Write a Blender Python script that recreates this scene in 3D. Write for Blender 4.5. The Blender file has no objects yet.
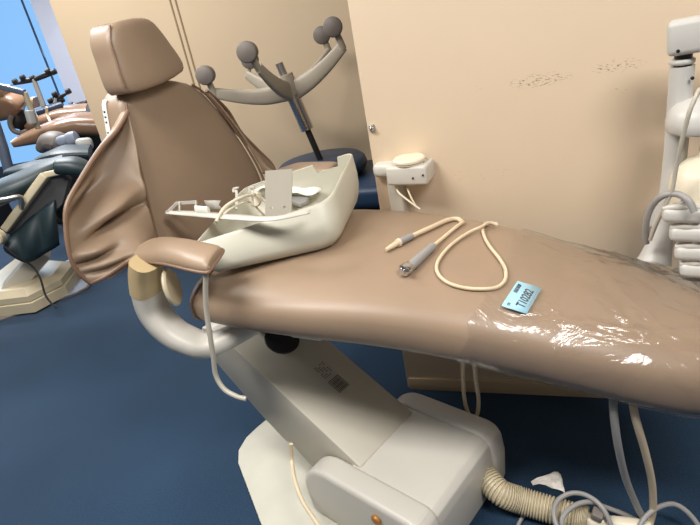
import bpy, bmesh, math, random
from mathutils import Vector as V, Matrix
random.seed(4)
sc = bpy.context.scene
COL = sc.collection
PI = math.pi

# ------------------------------------------------------------------ materials
def lin(c):
    return tuple(((x/255)/12.92 if x/255 <= .04045 else ((x/255+.055)/1.055)**2.4) for x in c) + (1,)
def mat(name, rgb, rough=.5, metal=0., var=.06, vscale=6., bump=0., bscale=200., spec=.5, coat=0.):
    m = bpy.data.materials.new(name); m.use_nodes = True
    nt = m.node_tree; b = nt.nodes['Principled BSDF']
    b.inputs['Roughness'].default_value = rough; b.inputs['Metallic'].default_value = metal
    b.inputs['Specular IOR Level'].default_value = spec
    b.inputs['Coat Weight'].default_value = coat
    tc = nt.nodes.new('ShaderNodeTexCoord')
    n = nt.nodes.new('ShaderNodeTexNoise'); n.inputs['Scale'].default_value = vscale; n.inputs['Detail'].default_value = 4
    nt.links.new(tc.outputs['Object'], n.inputs['Vector'])
    r = nt.nodes.new('ShaderNodeValToRGB'); c = lin(rgb)
    r.color_ramp.elements[0].position = .3; r.color_ramp.elements[1].position = .7
    r.color_ramp.elements[0].color = tuple(x*(1-var) for x in c[:3])+(1,)
    r.color_ramp.elements[1].color = tuple(min(1, x*(1+var)) for x in c[:3])+(1,)
    nt.links.new(n.outputs['Fac'], r.inputs['Fac']); nt.links.new(r.outputs['Color'], b.inputs['Base Color'])
    if bump:
        n2 = nt.nodes.new('ShaderNodeTexNoise'); n2.inputs['Scale'].default_value = bscale; n2.inputs['Detail'].default_value = 3
        nt.links.new(tc.outputs['Object'], n2.inputs['Vector'])
        bp = nt.nodes.new('ShaderNodeBump'); bp.inputs['Strength'].default_value = bump; bp.inputs['Distance'].default_value = .002
        nt.links.new(n2.outputs['Fac'], bp.inputs['Height']); nt.links.new(bp.outputs['Normal'], b.inputs['Normal'])
    return m

M = {}
M['leather'] = mat('tan vinyl', (152,130,109), .42, var=.05, bump=.12, bscale=350)
M['piping'] = mat('tan piping', (132,104,84), .5, var=.04)
M['farleather'] = mat('brown vinyl', (140,110,88), .25, var=.08)
M['navy'] = mat('navy vinyl', (32,56,84), .45, var=.12)
M['teal'] = mat('teal vinyl', (30,46,51), .48, var=.1)
M['white'] = mat('off white plastic', (198,194,185), .38, var=.02)
M['shade'] = mat('grey beige painted metal', (186,180,166), .42, var=.03)
M['cream'] = mat('cream plastic', (222,212,190), .35, var=.02)
M['tray'] = mat('ivory moulded plastic', (196,193,177), .4, var=.02)
M['yellowed'] = mat('yellowed plastic', (190,168,128), .4, var=.05)
M['beige'] = mat('beige plastic', (196,184,156), .4, var=.04)
M['unit'] = mat('pale grey plastic', (196,194,189), .35, var=.02)
M['plate'] = mat('grey painted plate', (176,174,160), .5, var=.06, vscale=9)
M['mat'] = mat('grey brown floor plate', (104,98,94), .6, var=.08)
M['greyplate'] = mat('blue grey plate', (140,150,168), .5, var=.03)
M['hose'] = mat('cream tubing', (216,198,168), .45, var=.03)
M['greyhose'] = mat('grey tubing', (150,148,146), .45, var=.03)
M['steel'] = mat('brushed steel', (190,188,186), .28, .9, var=.05)
M['chrome'] = mat('chrome', (205,205,205), .12, 1., var=.02)
M['darksteel'] = mat('dark steel', (70,68,66), .35, .8, var=.05)
M['black'] = mat('black plastic', (24,24,28), .5, var=.1)
M['basegrey'] = mat('grey cast base', (176,166,150), .45, var=.03)
M['caster'] = mat('dark grey caster plastic', (122,114,108), .55, var=.04)
M['paper'] = mat('white paper', (232,230,224), .8, var=.03)
M['ticket'] = mat('light blue ticket', (168,214,232), .6, var=.01)
M['ink'] = mat('grey ink', (52,62,72), .8, var=.02)
M['print'] = mat('faint printed ink', (100,93,80), .8, var=.05)
M['tagpaper'] = mat('crumpled tape', (206,200,192), .5, var=.08, vscale=40, bump=.6, bscale=60)
M['copper'] = mat('copper knob', (178,122,62), .4, .3, var=.1)
M['frame'] = mat('dark window frame', (46,58,78), .5, var=.05)
M['alu'] = mat('aluminium post', (128,138,158), .35, .6, var=.05)
M['panel'] = mat('dark grey shaded face', (70,70,72), .55, var=.05)  # shade on the teal chair's side face, put into the colour
M['seam'] = mat('wall trim strip', (150,128,100), .5, var=.04)

def wall_mat(name, rgb, scuffs=()):
    m = mat(name, rgb, .62, var=.025, vscale=2.2, bump=.12, bscale=90)
    nt = m.node_tree; b = nt.nodes['Principled BSDF']
    src = b.inputs['Base Color'].links[0].from_socket
    tc = nt.nodes.new('ShaderNodeTexCoord')
    for (c, h, thr, dark) in scuffs:       # worn dark scratches around c (object space), half size h
        mp = nt.nodes.new('ShaderNodeVectorMath'); mp.operation = 'SUBTRACT'; mp.inputs[1].default_value = c
        nt.links.new(tc.outputs['Object'], mp.inputs[0])
        dv = nt.nodes.new('ShaderNodeVectorMath'); dv.operation = 'DIVIDE'; dv.inputs[1].default_value = h
        nt.links.new(mp.outputs[0], dv.inputs[0])
        ln = nt.nodes.new('ShaderNodeVectorMath'); ln.operation = 'LENGTH'; nt.links.new(dv.outputs[0], ln.inputs[0])
        mk = nt.nodes.new('ShaderNodeMapRange'); mk.inputs[1].default_value = 1.; mk.inputs[2].default_value = .5
        nt.links.new(ln.outputs['Value'], mk.inputs[0])
        st = nt.nodes.new('ShaderNodeVectorMath'); st.operation = 'MULTIPLY'; st.inputs[1].default_value = (95,1,420)
        nt.links.new(tc.outputs['Object'], st.inputs[0])
        n = nt.nodes.new('ShaderNodeTexNoise'); n.inputs['Scale'].default_value = 1.; n.inputs['Detail'].default_value = 5
        nt.links.new(st.outputs[0], n.inputs['Vector'])
        t = nt.nodes.new('ShaderNodeMapRange'); t.inputs[1].default_value = thr; t.inputs[2].default_value = thr+.07
        nt.links.new(n.outputs['Fac'], t.inputs[0])
        mu = nt.nodes.new('ShaderNodeMath'); mu.operation = 'MULTIPLY'
        nt.links.new(mk.outputs[0], mu.inputs[0]); nt.links.new(t.outputs[0], mu.inputs[1])
        mx = nt.nodes.new('ShaderNodeMix'); mx.data_type = 'RGBA'; mx.inputs[7].default_value = lin(dark)
        nt.links.new(mu.outputs[0], mx.inputs[0]); nt.links.new(src, mx.inputs[6])
        src = mx.outputs[2]
    nt.links.new(src, b.inputs['Base Color'])
    return m
M['tanwall'] = wall_mat('tan wall panel', (208,186,156), [((-1.72,0,.94),(.12,.2,.035),.56,(110,96,84))])
M['farwall'] = mat('pale wall', (206,210,226), .6, var=.02)

def carpet_mat():
    m = mat('blue loop carpet', (32,56,80), .95, var=.16, vscale=1.6, bump=1., bscale=420, spec=.1)
    nt = m.node_tree; b = nt.nodes['Principled BSDF']; src = b.inputs['Base Color'].links[0].from_socket
    tc = nt.nodes.new('ShaderNodeTexCoord')
    n = nt.nodes.new('ShaderNodeTexNoise'); n.inputs['Scale'].default_value = 260; n.inputs['Detail'].default_value = 2
    nt.links.new(tc.outputs['Object'], n.inputs['Vector'])
    mr = nt.nodes.new('ShaderNodeMapRange'); mr.inputs[1].default_value = .3; mr.inputs[2].default_value = .7
    mr.inputs[3].default_value = .68; mr.inputs[4].default_value = 1.3
    nt.links.new(n.outputs['Fac'], mr.inputs[0])
    mx = nt.nodes.new('ShaderNodeVectorMath'); mx.operation = 'MULTIPLY'
    nt.links.new(src, mx.inputs[0]); nt.links.new(mr.outputs[0], mx.inputs[1])
    nt.links.new(mx.outputs[0], b.inputs['Base Color'])
    b.inputs['Sheen Weight'].default_value = .15
    return m
M['carpet'] = carpet_mat()

def film_mat():
    m = bpy.data.materials.new('clear plastic film'); m.use_nodes = True
    nt = m.node_tree; nt.nodes.clear()
    o = nt.nodes.new('ShaderNodeOutputMaterial'); mx = nt.nodes.new('ShaderNodeMixShader')
    tr = nt.nodes.new('ShaderNodeBsdfTransparent'); tr.inputs[0].default_value = (.985,.985,.985,1)
    gl = nt.nodes.new('ShaderNodeBsdfGlossy'); gl.inputs['Roughness'].default_value = .2
    lw = nt.nodes.new('ShaderNodeLayerWeight'); lw.inputs[0].default_value = .5; fr = nt.nodes.new('ShaderNodeMath'); fr.operation = 'POWER'; fr.inputs[1].default_value = 4; f2 = nt.nodes.new('ShaderNodeMath'); f2.operation = 'MULTIPLY'; f2.inputs[1].default_value = .5
    ad = nt.nodes.new('ShaderNodeMath'); ad.operation = 'ADD'; ad.inputs[1].default_value = .085
    tc = nt.nodes.new('ShaderNodeTexCoord'); n = nt.nodes.new('ShaderNodeTexNoise'); n.inputs['Scale'].default_value = 7; n.inputs['Detail'].default_value = 5
    n.inputs['Distortion'].default_value = 1.2
    bp = nt.nodes.new('ShaderNodeBump'); bp.inputs['Strength'].default_value = .6; bp.inputs['Distance'].default_value = .03
    L = nt.links.new
    L(tc.outputs['Object'], n.inputs['Vector']); L(n.outputs['Fac'], bp.inputs['Height'])
    L(bp.outputs['Normal'], gl.inputs['Normal']); L(bp.outputs['Normal'], lw.inputs['Normal']); L(lw.outputs['Facing'], fr.inputs[0]); L(fr.outputs[0], f2.inputs[0])
    L(f2.outputs[0], ad.inputs[0]); L(ad.outputs[0], mx.inputs[0]); L(tr.outputs[0], mx.inputs[1]); L(gl.outputs[0], mx.inputs[2])
    L(mx.outputs[0], o.inputs[0])
    return m
M['film'] = film_mat()
def glow_mat(name, rgb, s):
    m = bpy.data.materials.new(name); m.use_nodes = True
    b = m.node_tree.nodes['Principled BSDF']; b.inputs['Base Color'].default_value = (.05,.06,.08,1)
    b.inputs['Emission Color'].default_value = lin(rgb); b.inputs['Emission Strength'].default_value = s
    b.inputs['Roughness'].default_value = .2
    return m
M['pane'] = glow_mat('bright frosted window film', (132,190,246), 1.0)

# ------------------------------------------------------------------ object helpers
def worldmat(o):
    m = Matrix.LocRotScale(o.location, o.rotation_euler, o.scale)
    return worldmat(o.parent) @ m if o.parent else m
def tag(o, label, cat, group=None, kind=None):
    if label: o['label'] = label
    if cat: o['category'] = cat
    if group: o['group'] = group
    if kind: o['kind'] = kind
    return o
def thing(name, label, cat, loc, rz=0, group=None):
    o = bpy.data.objects.new(name, None); COL.objects.link(o); o.empty_display_size = .05
    o.location = loc; o.rotation_euler = (0,0,rz)
    return tag(o, label, cat, group)
def obj(name, bm, m, parent=None, smooth=35, solid=0, sub=0, label=None):
    """bm is in world coordinates; the object's origin goes to the middle of its bounds."""
    bmesh.ops.recalc_face_normals(bm, faces=bm.faces)
    lo = V([min(v.co[i] for v in bm.verts) for i in range(3)]); hi = V([max(v.co[i] for v in bm.verts) for i in range(3)])
    c = (lo+hi)/2
    if parent is None: c.z = lo.z
    w = Matrix.Translation(c)
    if parent:
        pw = worldmat(parent)
        w = pw @ Matrix.Translation(pw.inverted() @ c)
    bm.transform(w.inverted())
    me = bpy.data.meshes.new(name); bm.to_mesh(me); bm.free()
    me.materials.append(m)
    for p in me.polygons: p.use_smooth = smooth > 0
    me.set_sharp_from_angle(angle=math.radians(smooth))
    o = bpy.data.objects.new(name, me); COL.objects.link(o)
    if parent:
        o.parent = parent; o.location = worldmat(parent).inverted() @ c
    else:
        o.location = c
    if solid:
        s = o.modifiers.new('thickness', 'SOLIDIFY'); s.thickness = solid; s.offset = 0
    if sub:
        s = o.modifiers.new('smooth', 'SUBSURF'); s.levels = sub; s.render_levels = sub
    if label: o['label'] = label
    return o
def struct(name, bm, m, parent=None):
    o = obj(name, bm, m, parent)
    if not parent: o['kind'] = 'structure'
    return o
def copy_tree(o, parent=None):
    c = o.copy(); COL.objects.link(c)
    if parent: c.parent = parent
    for ch in list(o.children): copy_tree(ch, c)
    return c
def BM(): return bmesh.new()
def join(*bms):
    a = BM()
    for b in bms:
        me = bpy.data.meshes.new('tmp'); b.to_mesh(me); b.free(); a.from_mesh(me); bpy.data.meshes.remove(me)
    return a
def box(c, s, bev=0., seg=3, rot=None, mtx=None):
    bm = BM(); bmesh.ops.create_cube(bm, size=1)
    bmesh.ops.scale(bm, vec=s, verts=bm.verts)
    if bev: bmesh.ops.bevel(bm, geom=list(bm.edges), offset=bev, segments=seg, profile=.5, affect='EDGES')
    if rot is not None: bmesh.ops.transform(bm, matrix=rot.to_4x4(), verts=bm.verts)
    bmesh.ops.translate(bm, vec=c, verts=bm.verts)
    if mtx is not None: bm.transform(mtx)
    return bm
def frame(d, up=V((0,0,1))):
    d = V(d).normalized(); up = V(up)
    if abs(d.dot(up)) > .98: up = V((1,0,0))
    s = up.cross(d).normalized(); u = d.cross(s)
    return Matrix((s, d, u)).transposed()      # columns: side, along, up
def bar(a, b, w, h, bev=0., up=(0,0,1)):
    a = V(a); b = V(b)
    return box((a+b)/2, (w, (b-a).length, h), bev, rot=frame(b-a, up))
def cr(pts, n=8, closed=False):
    P = [V(p) for p in pts]; out = []; N = len(P)
    rng = range(N) if closed else range(N-1)
    for i in rng:
        if closed: p0,p1,p2,p3 = P[i-1],P[i],P[(i+1)%N],P[(i+2)%N]
        else: p0,p1,p2,p3 = P[max(i-1,0)],P[i],P[i+1],P[min(i+2,N-1)]
        for k in range(n):
            t = k/n
            out.append(.5*((2*p1)+(p2-p0)*t+(2*p0-5*p1+4*p2-p3)*t*t+(3*p1-p0-3*p2+p3)*t**3))
    if not closed: out.append(P[-1])
    return out
def loft(rings, cap=True, closed=False):
    bm = BM(); R = [[bm.verts.new(p) for p in r] for r in rings]
    n = len(R[0]); m = len(R)
    for i in range(m if closed else m-1):
        a, b = R[i], R[(i+1)%m]
        for j in range(n): bm.faces.new((a[j], a[(j+1)%n], b[(j+1)%n], b[j]))
    if cap and not closed:
        bm.faces.new(R[0][::-1]); bm.faces.new(R[-1])
    return bm
def grid(rows):
    bm = BM(); R = [[bm.verts.new(p) for p in r] for r in rows]
    for i in range(len(R)-1):
        for j in range(len(R[0])-1): bm.faces.new((R[i][j], R[i][j+1], R[i+1][j+1], R[i+1][j]))
    return bm
def lerp(a, b, t): return a+(b-a)*t
def tube(pts, r, seg=10, n=8, closed=False, raw=False, ell=None, up=None, pw=2):
    """round (or elliptical: ell=(side factor, up factor)) tube; r is a number or one value per point"""
    P = [V(p) for p in pts] if raw else cr(pts, n, closed)
    rs = [r]*len(P)
    if isinstance(r, (list, tuple)):
        k = len(r)-1; rs = []
        for i in range(len(P)):
            t = i/(len(P)-1)*k; a = min(int(t), k-1); rs.append(lerp(r[a], r[a+1], t-a))
    rings = []; prev = None
    for i, p in enumerate(P):
        d = (P[(i+1) % len(P)]-P[i-1]) if closed else (P[min(i+1,len(P)-1)]-P[max(i-1,0)])
        d.normalize()
        if up is not None: s = V(up).cross(d).normalized()
        elif prev is None: s = (V((0,0,1)) if abs(d.z) < .9 else V((1,0,0))).cross(d).normalized()
        else: s = (prev-d*prev.dot(d)).normalized()
        prev = s; u = d.cross(s)
        ea, eb = ell if ell else (1, 1)
        ring = []
        for k in range(seg):
            a = 2*PI*k/seg; ca, sa = math.cos(a), math.sin(a)
            ca = math.copysign(abs(ca)**(2/pw), ca); sa = math.copysign(abs(sa)**(2/pw), sa)
            ring.append(p+s*(rs[i]*ea*ca)+u*(rs[i]*eb*sa))
        rings.append(ring)
    return loft(rings, closed=closed)
def lathe(prof, c=(0,0,0), seg=28, axis=(0,0,1)):
    rot = V((0,0,1)).rotation_difference(V(axis).normalized()).to_matrix(); c = V(c)
    rings = [[c+rot@V((max(r,1e-4)*math.cos(2*PI*k/seg), max(r,1e-4)*math.sin(2*PI*k/seg), z)) for k in range(seg)] for r, z in prof]
    return loft(rings)
def disc(c, r, h, axis=(0,0,1), bev=.003, seg=28):
    return lathe([(r-bev,0),(r,bev),(r,h-bev),(r-bev,h)], c, seg, axis)
def prism(poly, o, u, v, th, bev=0., seg=2):
    """2D polygon in the plane o + x*u + y*v, thickened by th along u x v"""
    o, u, v = V(o), V(u), V(v); n = u.cross(v).normalized()
    bm = BM(); vs = [bm.verts.new(o+u*x+v*y) for x, y in poly]
    f = bm.faces.new(vs)
    r = bmesh.ops.extrude_face_region(bm, geom=[f])
    bmesh.ops.translate(bm, vec=n*th, verts=[e for e in r['geom'] if isinstance(e, bmesh.types.BMVert)])
    bmesh.ops.recalc_face_normals(bm, faces=bm.faces)
    if bev: bmesh.ops.bevel(bm, geom=list(bm.edges), offset=bev, segments=seg, profile=.5, affect='EDGES')
    return bm
def interp(tab, x):
    """smooth cubic through a table [(x, a, b, ...)]"""
    if x <= tab[0][0]: return list(tab[0][1:])
    if x >= tab[-1][0]: return list(tab[-1][1:])
    for i in range(len(tab)-1):
        if tab[i][0] <= x <= tab[i+1][0]: break
    def sl(k, c):
        if k == 0: a, b = 0, 1
        elif k == len(tab)-1: a, b = k-1, k
        else: a, b = k-1, k+1
        return (tab[b][c]-tab[a][c])/(tab[b][0]-tab[a][0])
    x0, x1 = tab[i][0], tab[i+1][0]; h = x1-x0; t = (x-x0)/h; out = []
    for c in range(1, len(tab[0])):
        p0, p1, m0, m1 = tab[i][c], tab[i+1][c], sl(i,c)*h, sl(i+1,c)*h
        out.append((2*t**3-3*t**2+1)*p0+(t**3-2*t**2+t)*m0+(-2*t**3+3*t**2)*p1+(t**3-t**2)*m1)
    return out
def sq(a, n):
    c, s = math.cos(a), math.sin(a)
    return math.copysign(abs(c)**(2/n), c), math.copysign(abs(s)**(2/n), s)
def text(s, size, mtx, m, name, parent, bold=0.):
    cu = bpy.data.curves.new('lettering', 'FONT'); cu.body = s; cu.size = size; cu.extrude = .0002
    cu.offset = bold; o = bpy.data.objects.new('lettering', cu); COL.objects.link(o)
    bpy.context.view_layer.update()
    me = bpy.data.meshes.new_from_object(o.evaluated_get(bpy.context.evaluated_depsgraph_get()))
    bpy.data.objects.remove(o)
    bm = BM(); bm.from_mesh(me); bm.transform(mtx); bpy.data.meshes.remove(me)
    return obj(name, bm, m, parent)
def axes(o, x, y):
    x = V(x).normalized(); z = x.cross(V(y)).normalized(); y = z.cross(x)
    m = Matrix((x, y, z)).transposed().to_4x4(); m.translation = V(o); return m

# ------------------------------------------------------------------ camera (height 1.30 m, tilted down 25 degrees, rolled)
f_px, H, YAW = 526., 1.30, math.radians(30)
vp = V((212., 1108.)); th = math.atan(f_px/vp.length); dn = vp.normalized(); rt = V((dn.y, -dn.x))
R_ = V((math.cos(YAW), math.sin(YAW), 0)); F_ = V((-math.sin(YAW), math.cos(YAW), 0)); Z_ = V((0,0,1))
Dc = -F_*math.sin(th)-Z_*math.cos(th); Vc = F_*math.cos(th)-Z_*math.sin(th)
cx_ = R_*rt.x+Dc*dn.x; cy_ = -(R_*rt.y+Dc*dn.y)
cam = bpy.data.cameras.new('camera'); co = bpy.data.objects.new('camera', cam); COL.objects.link(co)
mw = Matrix((cx_, cy_, -Vc)).transposed().to_4x4(); mw.translation = (0,0,H); co.matrix_world = mw
cam.sensor_width = 36; cam.lens = 36*f_px/700; cam.clip_start = .02
sc.camera = co

# ------------------------------------------------------------------ setting
WD = V((.986,.166,0)); WN = V((-.166,.986,0)); W0 = V((-.141,1.53,0))   # front partition: direction, normal, a point
floor = box((-1.5,2.0,-.025), (13,13,.05)); struct('floor', floor, M['carpet'])
def wall_along(p0, p1, th, z0, z1, bev=0):       # p0->p1 is the visible face, thickness goes behind it
    p0 = V(p0); p1 = V(p1); d = (p1-p0); L = d.length; d.normalize(); n = V((-d.y, d.x, 0))
    return box((p0+p1)/2+n*(th/2)+V((0,0,(z0+z1)/2)), (L, th, z1-z0), bev, 2, rot=Matrix((d, n, V((0,0,1)))).transposed())
a = W0-WD*.552; b = W0+WD*2.2
wr = struct('wall_right', wall_along(a, b, .045, 0, 2.6, .004), M['tanwall'])
wr.data.materials[0] = None
wr_mid = wr.location.copy()
TD = WD; T0 = V((-1.0,2.6,0))
a2 = T0-TD*1.945; b2 = T0+TD*2.6
wb = struct('wall_back', wall_along(a2, b2, .05, 0, 2.6, .004), M['tanwall'])
# two thin trim strips cover the joint of the tan panels
s0 = T0-TD*1.165
for k, dx in enumerate((-.016, .016)):
    struct('trim_%d' % (k+1), wall_along(s0+TD*(dx-.004)-WN*.004, s0+TD*(dx+.004)-WN*.004, .004, 0, 2.6), M['seam'])
struct('baseboard_right', wall_along(a+WD*.01-WN*.008, b-WN*.008, .008, 0, .052, .002), wall_mat('base rail', (206,182,148)))
# far end of the room: white wall with a tall window
def FD(x, d, z=0): return R_*x+F_*d+V((0,0,z))     # position to the right of / in front of the camera spot
fd = 7.6
struct('wall_left', wall_along(FD(-3.30,fd), FD(-.4,fd), .1, 0, 3.2), M['farwall'])
win = obj('window_1', join(wall_along(FD(-7.6,fd-.03), FD(-3.30,fd-.03), .08, 0, .22), wall_along(FD(-3.395,fd-.03), FD(-3.38,fd-.03), .05, .2, 3.2),
      wall_along(FD(-4.72,fd-.03), FD(-4.64,fd-.03), .06, .2, 3.2)), M['frame']); win['kind'] = 'structure'
obj('pane', wall_along(FD(-7.6,fd), FD(-3.30,fd), .02, .2, 3.2), M['pane'], win)

# metal strike plate on the partition edge
t = obj('strike_plate', join(bar((-0.67,1.437,0.993), (-0.666,1.438,0.972), .016, .006, .001, WN), disc((-0.667,1.433,0.983), .007, .008, -WN)), M['steel'])
tag(t, 'small metal strike plate at the left edge of the cream partition', 'latch')

# ------------------------------------------------------------------ the tan dental chair
ex = V((math.cos(math.radians(-15)), math.sin(math.radians(-15)), 0)); ey = V((-ex.y, ex.x, 0))
def B(x, y, z=0): return ex*x+ey*y+V((0,0,z))       # position in the directions of the chair's base
BROT = Matrix((ex, ey, V((0,0,1)))).transposed()
CH = thing('dental_chair', 'tan vinyl dental chair on an off-white lift base, filling the middle of the room', 'dental chair', B(-.72,.82,0))

# base
poly = [(-1.385,.76),(-1.38,.70),(-1.355,.645),(-1.31,.607),(-1.05,.49),(-.95,.47),(-.60,.47),(-.60,1.0),(-1.1,1.02),(-1.33,.98),(-1.375,.93),(-1.385,.87)]
obj('base_plate', prism(poly, (0,0,0), ex, ey, .016, .003), M['plate'], CH)
def cheek(y0, y1, x0):       # side panel with a round head end
    out = []
    x1, zt = -.545, .208
    pts = [(x1,.01),(x1+.004,.12),(x1-.004,.175),(x1-.018,.198),(x1-.04,zt)]
    for k in range(9):
        a = PI/2+PI*.5*k/8; pts.append((x0+.11+.11*math.cos(a), zt-.11+.11*math.sin(a)))
    pts += [(x0+.01,.01)]
    return prism(pts, B(0,y1,0), ex, (0,0,1), y1-y0, .016, 4)
obj('side_cover', cheek(.615,.690,-.972), M['white'], CH)
obj('side_cover', cheek(.952,1.022,-.925), M['white'], CH)
pts = [(-.83,.02),(-.83,.197),(-.60,.200),(-.575,.194),(-.558,.178),(-.553,.15),(-.551,.02)]
obj('base_cover', prism(pts, B(0,.955,0), ex, (0,0,1), .955-.686, .004, 2), M['white'], CH)
k = obj('knob', lathe([(.004,0),(.013,.002),(.015,.006),(.012,.011),(.006,.013)], B(-.69,.6155,.160), 20, -ey), M['copper'], CH, label='round copper-coloured knob')

# lift arm
prof = [(-.80,.199),(-1.315,.478),(-1.36,.487),(-1.42,.475),(-1.43,.40),(-1.42,.356),(-1.212,.186),(-1.12,.128),(-1.105,.135),(-1.02,.075),(-.90,.06),(-.80,.08)]
LA = obj('lift_arm', prism([(x,z) for x, z in prof], B(0,.943,0), ex, (0,0,1), .25, .006, 2), M['shade'], CH)
# printed data label on the arm's sloping top
ad = (B(-1.315,0,.478)-B(-.80,0,.199)).normalized(); an = ad.cross(ey).normalized()
if an.z < 0: an = -an
def armp(x, y): return B(x, y, .199+(-.80-x)*(.478-.199)/.515)+an*.0015
lab = BM()
c0 = armp(-1.0,.845)
dl = []
for i in range(9): dl.append(box(c0+ad*(-.028)+ad*(.0045*i)+ey*0, (.034,.0018 if i%3 else .003,.0006), rot=Matrix((ey, ad, an)).transposed()))
for s in (-1,1): dl.append(box(c0+ad*(-.010)+ey*(.021*s), (.0018,.046,.0006), rot=Matrix((ey, ad, an)).transposed()))
for s in (-.033,.013): dl.append(box(c0+ad*s, (.044,.002,.0006), rot=Matrix((ey, ad, an)).transposed()))
for i in range(7):
    for j in range(4):
        if (i*3+j*5) % 4: dl.append(box(c0+ad*(.030+.0075*i)+ey*(.017-.011*j), (.008,.0022,.0006), rot=Matrix((ey, ad, an)).transposed()))
obj('data_label', join(*dl), M['print'], LA, label='small faded printed data label')
# dark opening at the swivel and the mechanism under the seat
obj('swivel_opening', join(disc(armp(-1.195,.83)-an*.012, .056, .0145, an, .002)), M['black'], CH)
obj('swivel_post', lathe([(.045,0),(.05,.01),(.05,.11),(.09,.13),(.10,.15)], V((-1.0,1.13,.455)), 24), M['darksteel'], CH)
obj('seat_frame', join(box((-.62,1.13,.592), (.75,.28,.03), .008), box((-.44,1.03,.576), (.10,.10,.04), .006), box((-.72,1.0,.58),(.10,.12,.05),.01)), M['white'], CH)
obj('release_catch', join(box((-.50,.985,.566), (.045,.05,.022), .003), box((-.495,.965,.57), (.035,.02,.012), .002)), M['darksteel'], CH)

# seat: x, half width, top z, bottom z
SEAT = [(-1.0,.295,.752,.627),(-.92,.307,.757,.620),(-.80,.312,.764,.608),(-.65,.306,.766,.596),(-.50,.288,.760,.580),(-.35,.270,.742,.556),(-.20,.252,.711,.522),(-.05,.228,.668,.480),(.08,.204,.628,.442),(.18,.172,.594,.420),(.25,.134,.568,.418)]
SYC = 1.140
def seat_ring(x, off=0, a0=0, a1=2*PI, n=44, endk=1., closed=True, w=None):
    hw, zt, zb = interp(SEAT, x); hw = (hw+off)*endk; hh = ((zt-zb)/2+off)*endk; zc = (zt+zb)/2
    out = []
    for k in range(n):
        a = a0+(a1-a0)*k/(n if closed else n-1)
        c, s = sq(a, 2.9); crown = .012*(1-(c*c))*(1 if s > 0 else 0)
        sag = 0
        out.append(V((x, SYC+hw*c+.012*math.sin(2.2*(x+.5)), zc+hh*s*(.9 if s > 0 else 1)+crown*endk)))
    return out
xs = [(-1.012,.60),(-1.008,.76),(-1.0,.87),(-.985,.945),(-.965,.985)]+[(x/100,1.) for x in range(-94,22,4)]+[(.235,.985),(.26,.94),(.278,.86),(.29,.74),(.296,.6)]
ST = obj('seat', loft([seat_ring(x, endk=e) for x, e in xs]), M['leather'], CH, smooth=80)
rim = [p for p in seat_ring(-.962, .000, math.radians(-60), math.radians(240), 40, closed=False)]
obj('seam', tube(rim, .0035, 6, raw=True), M['piping'], ST)
pan = []
for x in range(-90, -4, 5):
    hw, zt, zb = interp(SEAT, x/100)
    r = seat_ring(x/100); zc = zb+.03
    ring = []
    for kk in range(24):
        c, s = sq(2*PI*kk/24, 4); ring.append(V((x/100, SYC+hw*.66*c+.012*math.sin(2.2*(x/100+.5)), zb+.008+.0145*s)))
    pan.append(ring)
obj('seat_shell', loft(pan), M['unit'], CH)

# backrest: z, left y, right y
BACK = [(.775,.900,1.44),(.85,.918,1.452),(.95,.945,1.43),(1.04,.968,1.395),(1.11,.985,1.36),(1.16,1.0,1.325),(1.195,1.012,1.28),(1.215,1.03,1.225)]
def bx(z): return -1.105-.14*(z-.78)
def back_ring(z, kk=1., n=48):
    yl, yr = interp(BACK, z); c = (yl+yr)/2; hw = (yr-yl)/2*kk; t = .048*kk
    out = []
    for k in range(n):
        ca, sa = sq(2*PI*k/n, 5.5)
        out.append(V((bx(z)-.048+t*sa+.010*(1-ca*ca)*(1 if sa > 0 else 0), c+hw*ca, z)))
    return out
zs = [(.765,.85),(.77,.94),(.78,.985),(.80,1.)]+[(.80+.02*i,1.) for i in range(1,20)]+[(1.195,.99),(1.208,.96),(1.216,.9),(1.222,.78)]
BK = obj('backrest', loft([back_ring(z, e) for z, e in zs]), M['leather'], CH, smooth=60)
# welt line along the seam, both sides
for s in (0, 1):
    p = []
    for i in range(21):
        z = .80+.39*i/20; yl, yr = interp(BACK, z); y = yl+.010 if s == 0 else yr-.010
        p.append((bx(z)+.001, y, z))
    obj('seam', tube(p, .004, 6, raw=True), M['piping'], BK)
# white serial strip on the side of the backrest
p = []
rows = []
for i in range(13):
    z = 1.085+.12*i/12; yl, yr = interp(BACK, z)
    rows.append([V((bx(z)-.083+.006*(i/12), yl-.0015, z)), V((bx(z)-.067+.006*(i/12), yl-.0015, z))])
SS = obj('number_strip', grid(rows), M['paper'], BK, solid=.001, label='white sticker strip with small dark marks')
for i in range(7):
    z = 1.098+.013*i; yl, yr = interp(BACK, z)
    if i == 3: continue
    obj('marking', lathe([(.0018,0),(.0036,0),(.0036,.0008),(.0018,.0008)], V((bx(z)-.075+.006*(i/9), yl-.002, z)), 10, (0,-1,0)), M['ink'], SS)

# headrest
HD = [(1.228,1.0,1.242),(1.26,1.0,1.238),(1.30,1.006,1.222),(1.34,1.012,1.204),(1.37,1.028,1.185),(1.385,1.034,1.176)]
def head_ring(z, kk=1., n=48):
    yl, yr = interp(HD, z); c = (yl+yr)/2; hw = (yr-yl)/2*kk; t = .043*kk; out = []
    for k in range(n):
        ca, sa = sq(2*PI*k/n, 6.5)
        y = c+hw*ca
        tilt = .10*(y-c)
        out.append(V((-1.166-.12*(z-1.23)+t*sa+.012*(1-ca*ca)*(1 if sa > 0 else 0), y, z+.006*(1-ca*ca)*(z-1.3)/.08+tilt*(1.39-z)/.16)))
    return out
hz = [(1.222,.82),(1.225,.93),(1.232,.98),(1.245,1.)]+[(1.25+.01*i,1.) for i in range(1,12)]+[(1.366,.985),(1.373,.94),(1.377,.84)]
HR = obj('headrest', loft([head_ring(z, e) for z, e in hz]), M['leather'], CH, smooth=60)
p = []
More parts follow.
